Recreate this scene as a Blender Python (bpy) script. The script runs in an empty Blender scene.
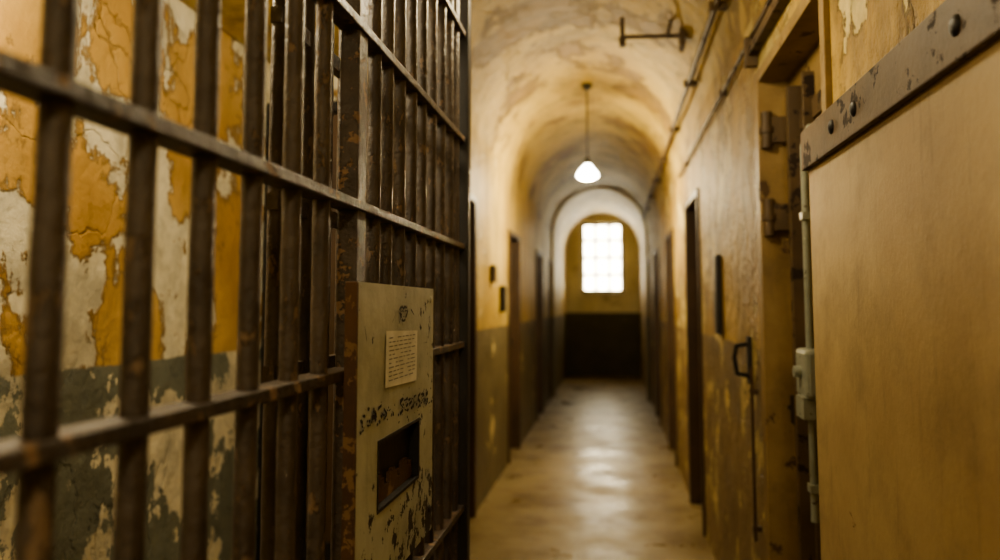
import bpy, bmesh, math, random
from mathutils import Vector, Matrix
random.seed(7)
scene = bpy.context.scene
COL = scene.collection

# ------------------------------------------------------------------ materials
def srgb(r, g, b):
    def f(c):
        c /= 255.0
        return c/12.92 if c <= 0.04045 else ((c+0.055)/1.055)**2.4
    return (f(r), f(g), f(b), 1)

class NT:
    def __init__(s, name):
        s.m = bpy.data.materials.new(name); s.m.use_nodes = True
        s.t = s.m.node_tree; s.b = s.t.nodes['Principled BSDF']
        s.geo = s.t.nodes.new('ShaderNodeNewGeometry')
        s.pos = s.geo.outputs['Position']
    def n(s, typ, **kw):
        nd = s.t.nodes.new(typ)
        for k, v in kw.items(): setattr(nd, k, v)
        return nd
    def l(s, a, b): s.t.links.new(a, b)
    def noise(s, scale, detail=6, rough=0.6, vec=None, sc=None, dist=0.0):
        nd = s.n('ShaderNodeTexNoise')
        nd.inputs['Scale'].default_value = scale
        nd.inputs['Detail'].default_value = detail
        nd.inputs['Roughness'].default_value = rough
        nd.inputs['Distortion'].default_value = dist
        v = vec or s.pos
        if sc:
            mp = s.n('ShaderNodeMapping'); mp.inputs['Scale'].default_value = sc
            s.l(v, mp.inputs['Vector']); v = mp.outputs[0]
        s.l(v, nd.inputs['Vector'])
        return nd.outputs['Fac']
    def ramp(s, fac, a, b):
        nd = s.n('ShaderNodeMapRange'); nd.interpolation_type = 'SMOOTHSTEP'
        nd.inputs[1].default_value = a; nd.inputs[2].default_value = b
        s.l(fac, nd.inputs[0]); return nd.outputs[0]
    def math(s, op, a, b):
        nd = s.n('ShaderNodeMath', operation=op)
        for i, v in enumerate((a, b)):
            if isinstance(v, (int, float)): nd.inputs[i].default_value = v
            else: s.l(v, nd.inputs[i])
        return nd.outputs[0]
    def mix(s, fac, a, b):
        nd = s.n('ShaderNodeMix', data_type='RGBA')
        if isinstance(fac, (int, float)): nd.inputs[0].default_value = fac
        else: s.l(fac, nd.inputs[0])
        for idx, v in ((6, a), (7, b)):
            if isinstance(v, tuple): nd.inputs[idx].default_value = v
            else: s.l(v, nd.inputs[idx])
        return nd.outputs[2]
    def bump(s, h, strength=0.4, dist=0.01):
        nd = s.n('ShaderNodeBump'); nd.inputs['Strength'].default_value = strength
        nd.inputs['Distance'].default_value = dist
        s.l(h, nd.inputs['Height']); s.l(nd.outputs[0], s.b.inputs['Normal'])

def plaster(name, c1, c2, patch, dado, dado2, th=0.6, dado_z=1.32, patch_scale=1.6, rough=0.55, low_patch=True, grime_amt=0.5, crack=0.35, streak=0.0, bumpd=0.03):
    m = NT(name)
    col = m.mix(m.ramp(m.noise(1.3, 5), 0.35, 0.65), c1, c2)
    dark = tuple(x*0.36 for x in c2[:3])+(1,)
    grime = m.ramp(m.noise(1.9, 9, 0.72, sc=(1, 1, 0.5)), 0.44, 0.66)
    col = m.mix(m.math('MULTIPLY', grime, grime_amt), col, dark)
    spots = m.ramp(m.noise(8, 8, 0.75), 0.57, 0.67)
    col = m.mix(m.math('MULTIPLY', spots, grime_amt), col, dark)
    runs = m.ramp(m.noise(7, 6, 0.65, sc=(1, 1, 0.09)), 0.56, 0.74)
    col = m.mix(m.math('MULTIPLY', runs, grime_amt*0.7), col, dark)
    # cracks
    vo = m.n('ShaderNodeTexVoronoi'); vo.feature = 'DISTANCE_TO_EDGE'; vo.inputs['Scale'].default_value = 1.7
    wob = m.n('ShaderNodeTexNoise'); wob.inputs['Scale'].default_value = 3.0; wob.inputs['Detail'].default_value = 5; m.l(m.pos, wob.inputs['Vector'])
    va = m.n('ShaderNodeVectorMath', operation='MULTIPLY_ADD'); m.l(wob.outputs['Color'], va.inputs[0]); va.inputs[1].default_value = (0.5, 0.5, 0.5); m.l(m.pos, va.inputs[2])
    m.l(va.outputs[0], vo.inputs['Vector'])
    ck = m.math('MULTIPLY', m.ramp(vo.outputs['Distance'], 0.012, 0.0), m.ramp(m.noise(0.9, 3), 0.45, 0.6))
    col = m.mix(m.math('MULTIPLY', ck, crack), col, dark)
    pn = m.noise(patch_scale, 9, 0.62, dist=0.3)
    if streak: pn = m.math('ADD', pn, m.math('MULTIPLY', m.math('SUBTRACT', m.noise(5, 8, 0.7, sc=(1, 1, 0.3)), 0.5), streak))
    pm = m.ramp(pn, th, th+0.02)
    pcol = m.mix(m.ramp(m.noise(4, 7, 0.7), 0.4, 0.65), patch, tuple(x*0.66 for x in patch[:3])+(1,))
    col = m.mix(pm, col, pcol)
    edge = m.math('SUBTRACT', m.ramp(pn, th-0.018, th-0.005), pm)
    col = m.mix(m.math('MULTIPLY', m.math('MAXIMUM', edge, 0.0), 0.5), col, srgb(104, 80, 44))
    if dado:
        sep = m.n('ShaderNodeSeparateXYZ'); m.l(m.pos, sep.inputs[0])
        dz = m.math('ADD', sep.outputs[2], m.math('MULTIPLY', m.math('SUBTRACT', m.noise(6, 4), 0.5), 0.03))
        dm = m.ramp(dz, dado_z+0.006, dado_z-0.006)
        dcol = m.mix(m.ramp(m.noise(2.5, 8, 0.65), 0.35, 0.7), dado, dado2)
        dcol = m.mix(m.math('MULTIPLY', spots, 0.4), dcol, tuple(x*0.5 for x in dado2[:3])+(1,))
        pn2 = m.noise(patch_scale*1.4, 10, 0.65)
        if streak: pn2 = m.math('ADD', pn2, m.math('MULTIPLY', m.math('SUBTRACT', m.noise(5, 8, 0.7, sc=(1, 1, 0.3)), 0.5), streak))
        pm2 = m.ramp(pn2, th+0.03, th+0.045)
        if low_patch: dcol = m.mix(pm2, dcol, pcol)
        col = m.mix(dm, col, dcol)
    m.l(col, m.b.inputs['Base Color'])
    m.b.inputs['Roughness'].default_value = rough
    h = m.math('ADD', m.math('MULTIPLY', pm, -0.4), m.noise(5, 10, 0.65))
    h = m.math('ADD', h, m.math('MULTIPLY', ck, -0.3))
    m.bump(h, 0.8, bumpd)
    return m.m

def metal_paint(name, c1, c2, chip, th=0.6, rough=0.45, scale=18, metallic=0.0, bump=0.4, sc=None, fade=None, grime=0.0, bscale=60, bdist=0.003):
    m = NT(name)
    col = m.mix(m.ramp(m.noise(scale*0.35, 6, sc=sc), 0.35, 0.68), c1, c2)
    if grime:
        g = m.ramp(m.noise(3.2, 9, 0.72), 0.42, 0.72)
        col = m.mix(m.math('MULTIPLY', g, grime), col, tuple(x*0.4 for x in c2[:3])+(1,))
        vs = m.ramp(m.noise(40, 4, 0.6, sc=(1, 1, 0.12)), 0.55, 0.75)
        col = m.mix(m.math('MULTIPLY', vs, grime*0.6), col, tuple(x*0.5 for x in c2[:3])+(1,))
    pn = m.noise(scale, 9, 0.68, sc=sc)
    if fade:   # more chips toward the bottom (z range) and one end (y range)
        sep = m.n('ShaderNodeSeparateXYZ'); m.l(m.pos, sep.inputs[0])
        pn = m.math('ADD', pn, m.math('MULTIPLY', m.ramp(sep.outputs[2], fade[0], fade[1]), fade[2]))
        if len(fade) > 3:
            pn = m.math('ADD', pn, m.math('MULTIPLY', m.ramp(sep.outputs[1], fade[3], fade[4]), fade[5]))
    pm = m.ramp(pn, th, th+0.02)
    col = m.mix(pm, col, chip)
    m.l(col, m.b.inputs['Base Color'])
    m.l(m.math('ADD', m.math('MULTIPLY', pm, 0.25), rough), m.b.inputs['Roughness'])
    m.b.inputs['Metallic'].default_value = metallic
    m.bump(m.math('ADD', m.math('MULTIPLY', pm, -0.7), m.noise(bscale, 6, 0.65)), bump, bdist)
    return m.m

def emis(name, c, s):
    m = NT(name); m.b.inputs['Base Color'].default_value = c
    m.b.inputs['Emission Color'].default_value = c
    m.b.inputs['Emission Strength'].default_value = s
    return m.m

M_corr = plaster('corridor_plaster', srgb(206,182,104), srgb(180,152,80), srgb(218,202,146), srgb(122,112,84), srgb(100,90,64), th=0.60, grime_amt=0.6, crack=0.5, streak=0.15)
M_corr_r = plaster('stained_corridor_plaster', srgb(204,174,96), srgb(166,134,68), srgb(220,200,134), srgb(152,130,88), srgb(118,98,62), th=0.535, patch_scale=2.6, grime_amt=0.8, crack=0.8, streak=0.3, bumpd=0.07)
M_alc = plaster('alcove_plaster', srgb(206,172,108), srgb(190,152,88), srgb(230,222,194), srgb(126,130,118), srgb(110,112,100), th=0.485, patch_scale=1.5, dado_z=1.31, grime_amt=0.35, streak=0.35)
M_vault = plaster('vault_plaster', srgb(210,186,108), srgb(184,156,82), srgb(158,130,74), None, None, th=0.57, patch_scale=1.3, grime_amt=0.65, crack=1.0, streak=0.25, bumpd=0.05)
M_end = plaster('end_wall_plaster', srgb(226,220,196), srgb(212,204,172), srgb(200,190,150), srgb(80,76,60), srgb(64,60,44), th=0.65, dado_z=1.36, grime_amt=0.2)
M_bar = metal_paint('bar_iron', srgb(82,72,63), srgb(54,46,40), srgb(116,98,80), th=0.585, rough=0.42, scale=38, sc=(1,1,0.5), bump=1.0, bscale=45, bdist=0.006)
M_rail = metal_paint('rail_iron', srgb(72,62,53), srgb(50,42,36), srgb(132,108,84), th=0.57, rough=0.45, scale=36, bump=1.0, bscale=45, bdist=0.006)
M_black = metal_paint('black_iron', srgb(30,26,22), srgb(22,19,16), srgb(60,48,36), th=0.64, rough=0.5)
M_plate = metal_paint('lock_plate_paint', srgb(182,184,168), srgb(162,162,144), srgb(50,43,35), th=0.645, rough=0.5, scale=24, fade=(1.2,1.03,0.13,1.45,1.75,0.055), grime=0.5)
M_rust = metal_paint('rust', srgb(92,66,44), srgb(70,50,36), srgb(128,104,76), th=0.57, rough=0.75)
M_door = metal_paint('door_paint', srgb(172,150,106), srgb(154,130,88), srgb(124,100,66), th=0.67, rough=0.6, scale=5, bump=0.3, grime=0.55)
M_strap = metal_paint('strap_iron', srgb(98,80,56), srgb(78,63,44), srgb(46,34,24), th=0.56, rough=0.6, scale=12)
M_brown = metal_paint('brown_door', srgb(84,64,42), srgb(64,48,31), srgb(110,90,62), th=0.66, rough=0.5, scale=6)
M_celld = metal_paint('cell_door_paint', srgb(156,132,86), srgb(130,106,66), srgb(84,64,42), th=0.61, rough=0.55, scale=7, grime=0.6)
M_grey = metal_paint('grey_enamel', srgb(150,154,140), srgb(128,132,116), srgb(90,80,62), th=0.64, rough=0.4)
M_paper = metal_paint('paper', srgb(216,214,200), srgb(200,198,182), srgb(150,140,116), th=0.7, rough=0.8, scale=40)
M_ink = metal_paint('ink', srgb(40,34,30), srgb(54,46,40), srgb(90,84,70), th=0.7, rough=0.8)
M_faint = metal_paint('faint_ink', srgb(134,134,124), srgb(120,118,106), srgb(130,120,100), th=0.7, rough=0.8)
M_frame = metal_paint('window_frame', srgb(84,72,50), srgb(70,60,44), srgb(50,42,30), th=0.7)
M_opal = emis('opal_lamp_glass', (1.0, 0.92, 0.74, 1), 30)
M_glass = emis('frosted_daylight_glass', (1.0, 0.88, 0.62, 1), 16)
M_enamel = metal_paint('lamp_enamel', srgb(60,60,50), srgb(50,50,42), srgb(30,26,20), th=0.7, rough=0.3)

# floor
m = NT('worn_concrete')
c = m.mix(m.ramp(m.noise(1.1, 7, 0.6), 0.35, 0.68), srgb(152,138,104), srgb(128,112,78))
c = m.mix(m.math('MULTIPLY', m.ramp(m.noise(2.2, 9, 0.72), 0.48, 0.68), 0.6), c, srgb(90,70,46))
c = m.mix(m.math('MULTIPLY', m.ramp(m.noise(60, 2), 0.6, 0.7), 0.3), c, srgb(170,156,122))
m.l(c, m.b.inputs['Base Color'])
r = m.n('ShaderNodeMapRange'); m.l(m.noise(2.4, 6, 0.6), r.inputs[0])
r.inputs[1].default_value = 0.3; r.inputs[2].default_value = 0.7; r.inputs[3].default_value = 0.22; r.inputs[4].default_value = 0.5
m.l(r.outputs[0], m.b.inputs['Roughness']); m.bump(m.noise(7, 6), 0.25, 0.01)
M_floor = m.m

# ------------------------------------------------------------------ mesh helpers
def finish(bm, name, mat, parent=None, smooth=False, bevel=0.0):
    me = bpy.data.meshes.new(name); bmesh.ops.recalc_face_normals(bm, faces=bm.faces)
    bm.to_mesh(me); bm.free()
    ob = bpy.data.objects.new(name, me); COL.objects.link(ob)
    me.materials.append(mat)
    if smooth:
        for p in me.polygons: p.use_smooth = True
    if bevel:
        b = ob.modifiers.new('bevel', 'BEVEL'); b.width = bevel; b.segments = 2; b.limit_method = 'ANGLE'
    if parent: ob.parent = parent
    return ob
def box(bm, x0, x1, y0, y1, z0, z1):
    vs = [bm.verts.new((x, y, z)) for x in (x0, x1) for y in (y0, y1) for z in (z0, z1)]
    for f in ((0,1,3,2),(4,6,7,5),(0,4,5,1),(2,3,7,6),(0,2,6,4),(1,5,7,3)):
        bm.faces.new([vs[i] for i in f])
def cyl(bm, a, b, r, seg=14, r2=None):
    a, b = Vector(a), Vector(b); d = b-a
    q = d.to_track_quat('Z', 'Y').to_matrix().to_4x4()
    bmesh.ops.create_cone(bm, cap_ends=True, segments=seg, radius1=r, radius2=r if r2 is None else r2,
        depth=d.length, matrix=Matrix.Translation((a+b)/2) @ q)
def lathe(bm, cx, cy, prof, seg=28):
    rings = []
    for (r, z) in prof:
        rings.append([bm.verts.new((cx+r*math.cos(2*math.pi*i/seg), cy+r*math.sin(2*math.pi*i/seg), z)) for i in range(seg)])
    for a, b in zip(rings, rings[1:]):
        for i in range(seg):
            bm.faces.new((a[i], a[(i+1)%seg], b[(i+1)%seg], b[i]))
def tube(bm, pts, r, seg=10):
    for a, b in zip(pts, pts[1:]): cyl(bm, a, b, r, seg)
    for p in pts[1:-1]:
        bmesh.ops.create_uvsphere(bm, u_segments=seg, v_segments=6, radius=r, matrix=Matrix.Translation(p))
def empty(name, loc=(0,0,0)):
    e = bpy.data.objects.new(name, None); COL.objects.link(e); e.empty_display_size = 0.1
    return e
def autosm(ob, ang=40):
    for p in ob.data.polygons: p.use_smooth = True
    ob.data.set_sharp_from_angle(angle=math.radians(ang))
def worn_bar(bm, x, y, z0, z1, r, seg=14, n=90):
    """hand-forged round bar with slightly uneven, pitted radius"""
    rings = []
    ph = random.uniform(0, 6.28)
    for j in range(n+1):
        z = z0+(z1-z0)*j/n
        ox = 0.0010*math.sin(z*3.1+ph); oy = 0.0012*math.sin(z*2.3+ph*2)
        rings.append([bm.verts.new((x+ox+(r+random.uniform(-.0006,.0006))*math.cos(2*math.pi*i/seg),
                                    y+oy+(r+random.uniform(-.0006,.0006))*math.sin(2*math.pi*i/seg), z)) for i in range(seg)])
    for a, b in zip(rings, rings[1:]):
        for i in range(seg): bm.faces.new((a[i], a[(i+1)%seg], b[(i+1)%seg], b[i]))
    bm.faces.new(rings[0][::-1]); bm.faces.new(rings[-1])

XL, XR, XA = -1.0, 0.59, -1.62
YB, YE, YA = -2.5, 16.9, 3.5
SPR = 2.7; CX = (XL+XR)/2; R = (XR-XL)/2

# ------------------------------------------------------------------ shell
bm = bmesh.new(); box(bm, XA-0.25, XR+0.3, YB-0.2, YE+0.35, -0.15, 0.0); finish(bm, 'floor', M_floor)

def wall(name, x0, x1, y0, y1, top, openings, mat):
    bm = bmesh.new(); y = y0
    for (a, b, h) in openings:
        box(bm, x0, x1, y, a, 0, top); box(bm, x0, x1, a, b, h, top); y = b
    box(bm, x0, x1, y, y1, 0, top)
    return finish(bm, name, mat)
R_open = [(2.15, 3.15, 2.42), (5.35, 6.25, 2.3), (7.6, 8.5, 2.25), (10.1, 11.0, 2.25), (12.4, 13.2, 2.25)]
L_open = [(4.7, 5.62, 2.3), (7.5, 8.35, 2.25), (10.3, 11.15, 2.25), (12.5, 13.3, 2.25)]
wall('wall_right', XR, XR+0.28, YB, YE, SPR+0.1, R_open, M_corr_r)
wall('wall_left', XL-0.28, XL, YA, YE, SPR+0.1, L_open, M_corr)
bm = bmesh.new()
box(bm, XA-0.25, XA, YB, YA+0.25, 0, 2.75)
finish(bm, 'wall_alcove', M_alc)
bm = bmesh.new(); box(bm, XA, XL-0.28, YA, YA+0.25, 0, 2.75); finish(bm, 'wall_alcove_return', M_alc)
bm = bmesh.new(); box(bm, XA, XL+0.001, YB, YA+0.002, 2.66, 2.84); finish(bm, 'ceiling_alcove', M_vault, bevel=0.01)
bm = bmesh.new(); box(bm, XA-0.25, XR+0.28, YB-0.2, YB, 0, 3.7); finish(bm, 'wall_back', M_corr)
# vault
bm = bmesh.new(); N = 32; ys = [YB + (YE+0.0-YB)*i/60 for i in range(61)]
def vr(a, y): return R + 0.010*math.sin(a*5+y*1.3) + 0.008*math.sin(y*2.1+a*3)
grid = [[[bm.verts.new((CX-(vr(math.pi*i/N, y)+t)*math.cos(math.pi*i/N) if 0 < i < N else CX-(R+t)*math.cos(math.pi*i/N), y,
         SPR+(vr(math.pi*i/N, y)+t)*math.sin(math.pi*i/N))) for i in range(N+1)] for y in ys] for t in (0, 0.15)]
for t in (0, 1):
    for j in range(60):
        for i in range(N):
            g = grid[t]; bm.faces.new((g[j][i], g[j][i+1], g[j+1][i+1], g[j+1][i]))
ob = finish(bm, 'ceiling', M_vault, smooth=True)
# transverse arch rib
bm = bmesh.new()
for (y0, y1, dr) in ((12.95, 13.25, 0.04),):
    prof = [(XL, 0), (XL, SPR)] + [(CX-R*math.cos(math.pi*i/N), SPR+R*math.sin(math.pi*i/N)) for i in range(1, N)] + [(XR, SPR), (XR, 0)]
    inn = [(XL+dr, 0), (XL+dr, SPR)] + [(CX-(R-dr)*math.cos(math.pi*i/N), SPR+(R-dr)*math.sin(math.pi*i/N)) for i in range(1, N)] + [(XR-dr, SPR), (XR-dr, 0)]
    A = [[bm.verts.new((p[0], y, p[1])) for p in pr] for pr in (prof, inn) for y in (y0, y1)]
    for i in range(len(prof)-1):
        bm.faces.new((A[0][i], A[0][i+1], A[2][i+1], A[2][i]))
        bm.faces.new((A[1][i], A[1][i+1], A[3][i+1], A[3][i]))
        bm.faces.new((A[2][i], A[2][i+1], A[3][i+1], A[3][i]))
        bm.faces.new((A[0][i], A[0][i+1], A[1][i+1], A[1][i]))
finish(bm, 'trim_arch', M_corr)
# end wall with window
wx0, wx1, wz0, wz1 = -0.64, 0.24, 1.80, 3.30
bm = bmesh.new()
box(bm, XL-0.28, wx0, YE, YE+0.3, 0, 3.7); box(bm, wx1, XR+0.28, YE, YE+0.3, 0, 3.7)
box(bm, wx0, wx1, YE, YE+0.3, 0, wz0); box(bm, wx0, wx1, YE, YE+0.3, wz1, 3.7)
finish(bm, 'wall_end', M_end)
w = empty('window_1')
bm = bmesh.new(); y0, y1 = YE+0.10, YE+0.16
box(bm, wx0, wx0+0.05, y0, y1, wz0, wz1); box(bm, wx1-0.05, wx1, y0, y1, wz0, wz1)
box(bm, wx0+0.05, wx1-0.05, y0, y1, wz0, wz0+0.05); box(bm, wx0+0.05, wx1-0.05, y0, y1, wz1-0.05, wz1)
for i in (1, 2):
    x = wx0+(wx1-wx0)*i/3; box(bm, x-0.028, x+0.028, y0-0.03, y1-0.02, wz0+0.05, wz1-0.05)
for i in (1, 2, 3):
    z = wz0+(wz1-wz0)*i/4; box(bm, wx0+0.05, wx1-0.05, y0-0.028, y1-0.022, z-0.028, z+0.028)
finish(bm, 'frame', M_frame, w)
bm = bmesh.new(); box(bm, wx0+0.002, wx1-0.002, y1-0.012, y1-0.004, wz0+0.002, wz1-0.002); finish(bm, 'frosted_glass', M_glass, w)
bm = bmesh.new(); box(bm, wx0-0.06, wx1+0.06, YE-0.06, YE-0.001, wz0-0.05, wz0); finish(bm, 'sill', M_end, w, bevel=0.01)

# ------------------------------------------------------------------ barred gate
gate = empty('barred_cell_gate'); GX = -0.45
bm = bmesh.new()
for y in (-0.12, -0.005, 0.11, 0.225, 0.34, 0.455, 0.568, 0.69, 0.805, 0.922, 1.045, 1.16, 1.425, 1.51, 1.605, 1.70, 1.80, 1.90, 2.01, 2.115, 2.2):
    worn_bar(bm, GX, y, 0.06, 2.72, 0.0135, 16)
autosm(finish(bm, 'bars', M_bar, gate), 60)
bm = bmesh.new()
for y in (1.235, 1.36, 1.46, 1.56, 1.66, 1.76, 1.86, 1.96, 2.06, 2.16, 2.24):
    worn_bar(bm, GX-0.11, y, 0.06, 2.72, 0.0125, 14)
for z in (0.92, 1.388, 1.675, 1.995, 2.32):
    box(bm, GX-0.12, GX-0.1, 1.22, 2.27, z-0.014, z+0.014)
autosm(finish(bm, 'inner_bars', M_bar, gate), 60)
bm = bmesh.new()
for z in (0.92, 1.388, 1.675, 1.995, 2.32, 2.70, 0.08, 0.5):
    box(bm, GX-0.021, GX+0.021, -0.2, 2.26, z-0.0085, z+0.0085)
finish(bm, 'rails', M_rail, gate, bevel=0.002)
bm = bmesh.new()
box(bm, GX-0.02, GX+0.016, 1.285, 1.335, 0.0, 2.75)
box(bm, GX-0.022, GX+0.018, -0.24, -0.19, 0.0, 2.75)
finish(bm, 'stiles', M_rail, gate, bevel=0.003)
bm = bmesh.new()
box(bm, GX-0.13, GX+0.03, 2.255, 2.30, 0.0, 2.76)
finish(bm, 'end_post', M_black, gate, bevel=0.003)
# lock plate
PX = -0.41; py0, py1, pz0, pz1 = 1.215, 1.765, 1.0, 1.54
hy0, hy1, hz0, hz1 = 1.344, 1.637, 1.14, 1.262
bm = bmesh.new()
box(bm, PX-0.018, PX, py0, hy0, pz0, pz1); box(bm, PX-0.018, PX, hy1, py1, pz0, pz1)
box(bm, PX-0.018, PX, hy0, hy1, pz0, hz0); box(bm, PX-0.018, PX, hy0, hy1, hz1, pz1)
bmesh.ops.remove_doubles(bm, verts=bm.verts, dist=1e-5)
finish(bm, 'lock_plate', M_plate, gate)
bm = bmesh.new()
box(bm, PX-0.018, PX+0.002, py0-0.004, py0+0.008, pz0, pz1)
finish(bm, 'plate_edge', M_rust, gate, bevel=0.002)
bm = bmesh.new()   # dark lining as slot shade, hides the lit rim of the hole
t = 0.004
for (a, b, c0, c1) in ((hy0-0.002, hy0+t, hz0-0.002, hz1+0.002), (hy1-t, hy1+0.002, hz0-0.002, hz1+0.002),
                       (hy0+t, hy1-t, hz1-t, hz1+0.002), (hy0+t, hy1-t, hz0-0.002, hz0+t)):
    box(bm, PX-0.02, PX+0.0015, a, b, c0, c1)
finish(bm, 'slot_shade_lining', M_black, gate)
bm = bmesh.new(); box(bm, PX-0.0235, PX-0.0195, hy0-0.02, hy1+0.02, hz0-0.02, hz1+0.02)
finish(bm, 'slot_shade_back', M_black, gate)  # dark sheet stands in for the shade inside the slot
bm = bmesh.new()   # corroded remains of the latch inside the slot
prev = None
for k in range(15):
    yy = hy0+0.01+k*0.018; hh = 0.012+0.03*abs(math.sin(k*0.7))+random.uniform(0, 0.012)
    box(bm, PX-0.0196, PX-0.012, yy, yy+0.018, hz0+t, hz0+t+hh)
finish(bm, 'corroded_latch', M_rust, gate)
bm = bmesh.new()
vs = [(PX+0.0015, 1.38, 1.352), (PX+0.0015, 1.608, 1.345), (PX+0.0015, 1.612, 1.449), (PX+0.0015, 1.383, 1.455)]
bm.faces.new([bm.verts.new(v) for v in vs]); finish(bm, 'paper_notice', M_paper, gate)
bm = bmesh.new()
for k in range(11):
    z = 1.440-k*0.0078; y = 1.40
    while y < 1.59:
        wd = random.uniform(0.012, 0.035); e = min(y+wd, 1.592)
        if random.random() < 0.85:
            bm.faces.new([bm.verts.new((PX+0.0022, a, b)) for a, b in ((y, z), (e, z), (e, z+0.0022), (y, z+0.0022))])
        y = e+0.008
finish(bm, 'notice_text', M_faint, gate)
bm = bmesh.new()   # small worn crest above the notice
for k in range(26):
    a = 2*math.pi*k/26; rr = 0.018+0.003*math.sin(3*a)
    if k % 5 == 2: continue
    cy_, cz_ = 1.5+1.5*rr*math.cos(a), 1.487+rr*0.75*math.sin(a)
    bm.faces.new([bm.verts.new((PX+0.0015, cy_+dy, cz_+dz)) for dy, dz in ((-0.005, -0.0015), (0.005, -0.002), (0.003, 0.004))])
for k in range(16):
    cy_ = 1.5+random.uniform(-0.026, 0.026); cz_ = 1.486+random.uniform(-0.012, 0.012)
    bm.faces.new([bm.verts.new((PX+0.0015, cy_+dy, cz_+dz)) for dy, dz in ((-0.004, -0.001), (0.004, -0.0015), (0.002, 0.002))])
finish(bm, 'crest', M_ink, gate)
random.seed(21)
bm = bmesh.new()   # worn stencilled letters: short broken strokes
def stroke(y, z, y2, z2, wd):
    d = Vector((y2-y, z2-z)); n = Vector((-d.y, d.x)).normalized()*wd/2
    j = lambda: random.uniform(-0.002, 0.002)
    bm.faces.new([bm.verts.new((PX+0.0018, p[0]+j(), p[1]+j())) for p in ((y+n.x, z+n.y), (y2+n.x, z2+n.y), (y2-n.x, z2-n.y), (y-n.x, z-n.y))])
y = 1.30; shapes = [[(0.016,.02,0,.018),(0,.018,0,.003),(0,.003,.016,0)], [(0,0,.008,.02),(.008,.02,.017,0),(.004,.008,.014,.008)], [(0,0,0,.02),(0,.02,.015,.016),(.015,.012,0,.009)],
   [(0,0,0,.02),(0,.02,.015,.02),(0,.01,.012,.01),(0,0,.016,0)], [(.015,.02,0,.017),(0,.015,.016,.006),(.015,.004,0,0)]]
for k in range(10):
    if k == 3: y += 0.075
    zb = 1.30-(y-1.3)*0.04
    for s in random.choice(shapes):
        if random.random() < 0.72: stroke(y+s[0]*1.4, zb+s[1]*1.3, y+s[2]*1.4, zb+s[3]*1.3, random.uniform(0.004, 0.008))
    y += 0.035
for k in range(110):
    yy = random.uniform(1.24, 1.75); zz = 1.305-(yy-1.3)*0.04+random.gauss(0.006, 0.013); s = random.uniform(0.001, 0.004)
    bm.faces.new([bm.verts.new((PX+0.0016, yy+s*math.cos(a)*random.uniform(.6, 2.4), zz+s*math.sin(a))) for a in (0, 1.3, 2.6, 3.9, 5.1)])
for k in range(34):   # scratches
    yy = random.uniform(1.25, 1.72); zz = random.uniform(1.02, 1.52)
    stroke(yy, zz, yy+random.uniform(-.03, .03), zz+random.uniform(-.03, .012), 0.0012) if not (1.32 < yy < 1.66 and 1.12 < zz < 1.46) else None
finish(bm, 'worn_lettering', M_ink, gate)
bm = bmesh.new()
for yy, zz in ((1.735, 1.515), (1.245, 1.04), (1.735, 1.05)):
    bmesh.ops.create_uvsphere(bm, u_segments=12, v_segments=8, radius=0.008, matrix=Matrix.Translation((PX, yy, zz)) @ Matrix.Diagonal((0.5, 1, 1, 1)))
autosm(finish(bm, 'plate_rivets', M_plate, gate))

# ------------------------------------------------------------------ cell doors
def cell_door(side, y0, y1, h, mat, idx, fm=None):
    e = empty('door_%d' % idx)
    s = side; xw = XR if s > 0 else XL; rec = 0.10
    def bx(bm, d0, d1, *a):      # d = depth into wall
        xs = sorted((xw+s*d0, xw+s*d1)); box(bm, xs[0], xs[1], *a)
    bm = bmesh.new()
    bx(bm, rec, rec+0.05, y0+0.045, y1-0.045, 0.012, h-0.045)
    finish(bm, 'leaf', mat, e, bevel=0.004)
    bm = bmesh.new()
    bx(bm, -0.018, rec+0.06, y0, y0+0.045, 0, h); bx(bm, -0.018, rec+0.06, y1-0.045, y1+0.03, 0, h)
    bx(bm, -0.018, rec+0.06, y0+0.045, y1-0.045, h-0.045, h)
    finish(bm, 'frame', fm or M_brown, e, bevel=0.003)
    bm = bmesh.new()
    for z in (0.25, 1.05, h-0.25): bx(bm, rec-0.012, rec, y0+0.06, y1-0.06, z-0.035, z+0.035)
    yc = (y0+y1)/2
    bx(bm, rec-0.02, rec, yc-0.12, yc+0.12, 1.32, 1.46)
    finish(bm, 'straps_and_hatch', M_strap, e, bevel=0.003)
    bm = bmesh.new()
    for z in (0.3, 1.05, h-0.3):
        cyl(bm, (xw+s*(rec-0.02), y0+0.05, z-0.06), (xw+s*(rec-0.02), y0+0.05, z+0.06), 0.014, 12)
    cyl(bm, (xw+s*(rec-0.03), y1-0.2, 1.12), (xw+s*(rec-0.03), y1-0.06, 1.12), 0.012, 12)
    bx(bm, rec-0.04, rec, y1-0.17, y1-0.1, 1.07, 1.17)
    autosm(finish(bm, 'hinges_and_bolt', M_black, e))
    return e
k = 1
for (a, b, h) in R_open[1:]: cell_door(1, a, b, h, M_celld, k); k += 1
for (a, b, h) in L_open: cell_door(-1, a, b, h, M_brown, k); k += 1
# near right door
nd = cell_door(1, *R_open[0], M_celld, k, M_celld); k += 1
bm = bmesh.new()
for z in (2.18, 1.84):      # big barrel hinges on far jamb
    cyl(bm, (0.60, 3.09, z-0.07), (0.60, 3.09, z+0.07), 0.022, 16)
    cyl(bm, (0.60, 3.09, z-0.012), (0.60, 3.09, z+0.012), 0.028, 16)
    box(bm, 0.6, 0.68, 3.075, 3.1, z-0.05, z+0.05)
autosm(finish(bm, 'barrel_hinges', M_strap, nd))
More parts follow.
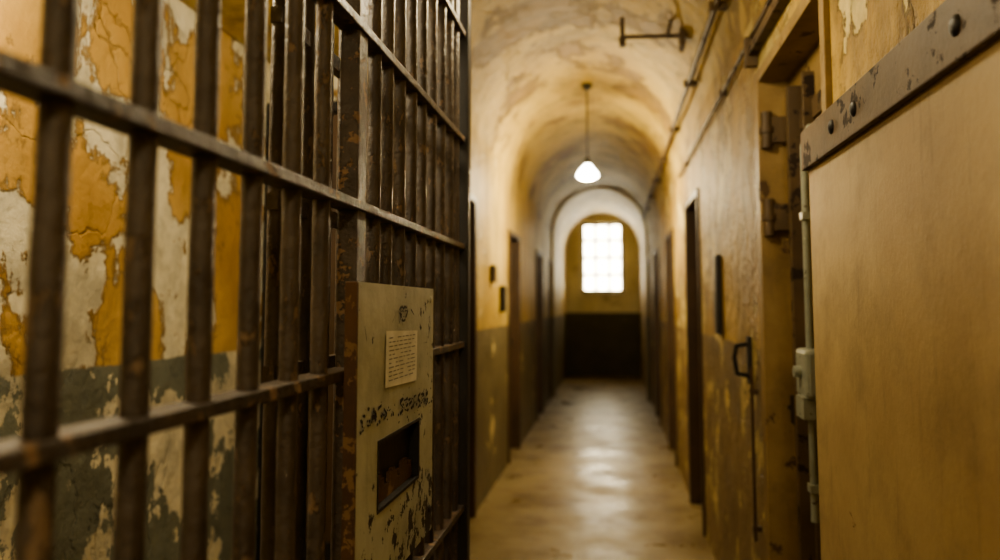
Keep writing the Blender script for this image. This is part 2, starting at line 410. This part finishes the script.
# pipe with lock box, grouped under the near door
RY = 2.52
bm = bmesh.new(); tube(bm, [(0.60, RY, 0.85), (0.60, RY, 2.0), (0.62, RY, 2.06), (0.69, RY, 2.06)], 0.012, 12)
for z in (0.95, 1.78): box(bm, 0.585, 0.69, RY-0.02, RY+0.02, z-0.012, z+0.012)
autosm(finish(bm, 'door_pipe', M_grey, nd))
bm = bmesh.new(); box(bm, 0.57, 0.63, RY-0.07, RY+0.07, 1.22, 1.37); finish(bm, 'lock_box', M_grey, nd, bevel=0.014)
bm = bmesh.new(); cyl(bm, (0.57, RY, 1.3), (0.55, RY, 1.3), 0.018, 14)
box(bm, 0.565, 0.60, RY-0.05, RY+0.05, 1.16, 1.225); autosm(finish(bm, 'lock_knob', M_grey, nd))
bm = bmesh.new(); box(bm, 0.64, 0.69, 2.9, 2.94, 0.05, 2.3); box(bm, 0.65, 0.69, 2.72, 2.735, 0.05, 2.3)
finish(bm, 'edge_angles', M_strap, nd, bevel=0.002)

# dark doorway on the alcove return wall
e = empty('door_%d' % k); k += 1
bm = bmesh.new(); box(bm, -1.6, -1.05, YA-0.045, YA-0.001, 0.01, 2.4); finish(bm, 'leaf', M_brown, e, bevel=0.004)
bm = bmesh.new()
for z in (0.4, 1.2, 2.0): box(bm, -1.59, -1.06, YA-0.058, YA-0.045, z-0.04, z+0.04)
box(bm, -1.61, -1.57, YA-0.07, YA-0.001, 0, 2.46); box(bm, -1.06, -1.02, YA-0.07, YA-0.001, 0, 2.46); box(bm, -1.57, -1.06, YA-0.07, YA-0.001, 2.41, 2.46)
finish(bm, 'frame_and_straps', M_black, e, bevel=0.003)

# open steel door folded back on the right wall
od = empty('steel_cell_door')
bm = bmesh.new(); box(bm, 0.50, 0.55, 0.78, 2.06, 0.02, 1.93); finish(bm, 'leaf', M_door, od, bevel=0.005)
bm = bmesh.new(); box(bm, 0.484, 0.5, 0.77, 2.066, 1.845, 1.945); box(bm, 0.484, 0.5, 0.77, 2.066, 0.08, 0.18)
finish(bm, 'straps', M_strap, od, bevel=0.003)
bm = bmesh.new()
for y in (1.15, 1.62, 1.78):
    for z in (1.895, 0.13):
        bmesh.ops.create_uvsphere(bm, u_segments=14, v_segments=8, radius=0.016, matrix=Matrix.Translation((0.484, y, z)) @ Matrix.Diagonal((0.5, 1, 1, 1)))
autosm(finish(bm, 'rivets', M_black, od))
bm = bmesh.new()
for z in (0.35, 1.6):
    cyl(bm, (0.56, 2.085, z-0.09), (0.56, 2.085, z+0.09), 0.018, 14); box(bm, 0.535, 0.588, 2.06, 2.1, z-0.05, z+0.05)
autosm(finish(bm, 'hinges', M_strap, od))

# handle and draw bolt on the right wall
hb = empty('door_pull_handle')
bm = bmesh.new()
tube(bm, [(0.585, 3.5, 1.34), (0.53, 3.5, 1.33), (0.52, 3.5, 1.28), (0.53, 3.5, 1.21), (0.585, 3.5, 1.20)], 0.009, 10)
box(bm, 0.575, 0.589, 3.47, 3.53, 1.17, 1.37)
autosm(finish(bm, 'pull', M_black, hb))
bm = bmesh.new(); cyl(bm, (0.565, 3.35, 0.55), (0.565, 3.35, 1.25), 0.007, 10)
for z in (0.6, 1.15): box(bm, 0.555, 0.589, 3.34, 3.36, z-0.01, z+0.01)
autosm(finish(bm, 'draw_bar', M_brown, hb))
bm = bmesh.new(); box(bm, 0.56, 0.589, 4.35, 4.45, 1.35, 1.78); finish(bm, 'wall_notice_board', M_black, bevel=0.004)
bm = bmesh.new(); box(bm, -0.999, -0.96, 6.35, 6.5, 1.7, 1.84); finish(bm, 'wall_sign', M_strap, bevel=0.004)
bm = bmesh.new(); box(bm, -0.999, -0.95, 6.9, 7.02, 1.45, 1.68); finish(bm, 'switch_box', M_black, bevel=0.006)

# conduit pipe along the vault springing
bm = bmesh.new()
tube(bm, [(0.50, YB+0.01, 2.92), (0.50, 5, 2.92), (0.50, 10, 2.92), (0.50, 12.9, 2.92)], 0.017, 12)
for y in [i*1.3-1.5 for i in range(11)]: box(bm, 0.47, 0.555, y-0.012, y+0.012, 2.90, 2.94)
autosm(finish(bm, 'ceiling_conduit', M_strap))
bm = bmesh.new()
tube(bm, [(0.565, YB+0.01, 2.58), (0.565, 3.3, 2.58), (0.565, 6.6, 2.58)], 0.010, 10)
for y in (0, 2, 4, 6): box(bm, 0.55, 0.589, y-0.01, y+0.01, 2.565, 2.595)
autosm(finish(bm, 'wall_conduit', M_strap))
# iron bracket on the vault
bm = bmesh.new()
tube(bm, [(0.50, 4.7, 3.13), (0.08, 4.7, 3.14), (0.08, 4.7, 3.26)], 0.014, 10)
tube(bm, [(0.35, 4.7, 3.13), (0.38, 4.7, 3.28)], 0.01, 10)
box(bm, 0.42, 0.45, 4.64, 4.76, 3.05, 3.22); box(bm, 0.06, 0.1, 4.68, 4.72, 3.08, 3.14)
autosm(finish(bm, 'iron_wall_bracket', M_strap))
# iron lintel bar above the near doorway
bm = bmesh.new(); box(bm, 0.55, 0.589, 2.35, 3.2, 2.5, 2.54); box(bm, 0.54, 0.589, 3.16, 3.2, 2.46, 2.58); box(bm, 0.54, 0.589, 2.35, 2.39, 2.46, 2.58)
finish(bm, 'iron_lintel_bar', M_strap, bevel=0.004)

# ------------------------------------------------------------------ pendant lamps and added fill lamps
def pendant(x, y, zl, on=True):
    e = empty('pendant_or_fill_lamp')
    zc = SPR+math.sqrt(R*R-(x-CX)**2)
    bm = bmesh.new(); cyl(bm, (x, y, zl+0.1), (x, y, zc-0.0), 0.006, 8); finish(bm, 'cord', M_black, e, smooth=True)
    bm = bmesh.new(); lathe(bm, x, y, [(0.0, zc-0.06), (0.03, zc-0.055), (0.05, zc-0.02), (0.055, zc+0.0)], 20)
    lathe(bm, x, y, [(0.0, zl+0.125), (0.018, zl+0.12), (0.024, zl+0.1), (0.026, zl+0.05)], 20)
    finish(bm, 'fittings', M_enamel, e, smooth=True)
    bm = bmesh.new()
    lathe(bm, x, y, [(0.026, zl+0.06), (0.04, zl+0.045), (0.065, zl+0.015), (0.09, zl-0.02), (0.097, zl-0.045), (0.09, zl-0.055), (0.05, zl-0.075), (0, zl-0.082)], 32)
    finish(bm, 'bell_shade', M_opal if on else M_grey, e, smooth=True)
    return e
def light(name, loc, power, col, rad=0.1):
    l = bpy.data.lights.new(name, 'POINT'); l.energy = power; l.color = col; l.shadow_soft_size = rad
    o = bpy.data.objects.new(name, l); o.location = loc; COL.objects.link(o); return o
WARM = (1.0, 0.82, 0.50)
for (y, p) in ((2.3, 27), (6.9, 100), (-1.2, 48)):  # last entry is an unseen fill lamp added behind the camera
    z = 2.45 if y < 0 else 2.70
    pendant(CX if y > 0 else 0.1, y, z, True)
    light('lamp_or_fill_glow', (CX if y > 0 else 0.1, y, z-0.17), p, WARM, 0.09)
bm = bmesh.new(); lathe(bm, -1.12, 1.35, [(0.0, 2.66), (0.09, 2.655), (0.10, 2.63), (0.08, 2.58), (0, 2.56)], 28)
finish(bm, 'added_alcove_lamp', M_opal, smooth=True)  # unseen lamp, added to brighten the wall behind the bars
light('lamp_or_fill_glow', (-1.12, 1.35, 2.46), 38, (1.0, 0.85, 0.58), 0.12)
wd = bpy.data.worlds.new('World'); scene.world = wd; wd.use_nodes = True
wd.node_tree.nodes['Background'].inputs[0].default_value = (1, 0.96, 0.88, 1); wd.node_tree.nodes['Background'].inputs[1].default_value = 0.5

# ------------------------------------------------------------------ camera
cam = bpy.data.cameras.new('camera'); co = bpy.data.objects.new('camera', cam); COL.objects.link(co)
cam.lens = 28; cam.sensor_width = 36; cam.clip_start = 0.02
co.location = (0, 0, 1.5)
co.rotation_euler = (math.radians(90+4.5), 0, math.radians(8.19))
cam.shift_y = -0.035
cam.dof.use_dof = True; cam.dof.focus_distance = 1.55; cam.dof.aperture_fstop = 2.0
scene.camera = co
scene.view_settings.view_transform = 'AgX'
try: scene.view_settings.look = 'AgX - Medium High Contrast'
except Exception: pass
scene.view_settings.exposure = 0.1
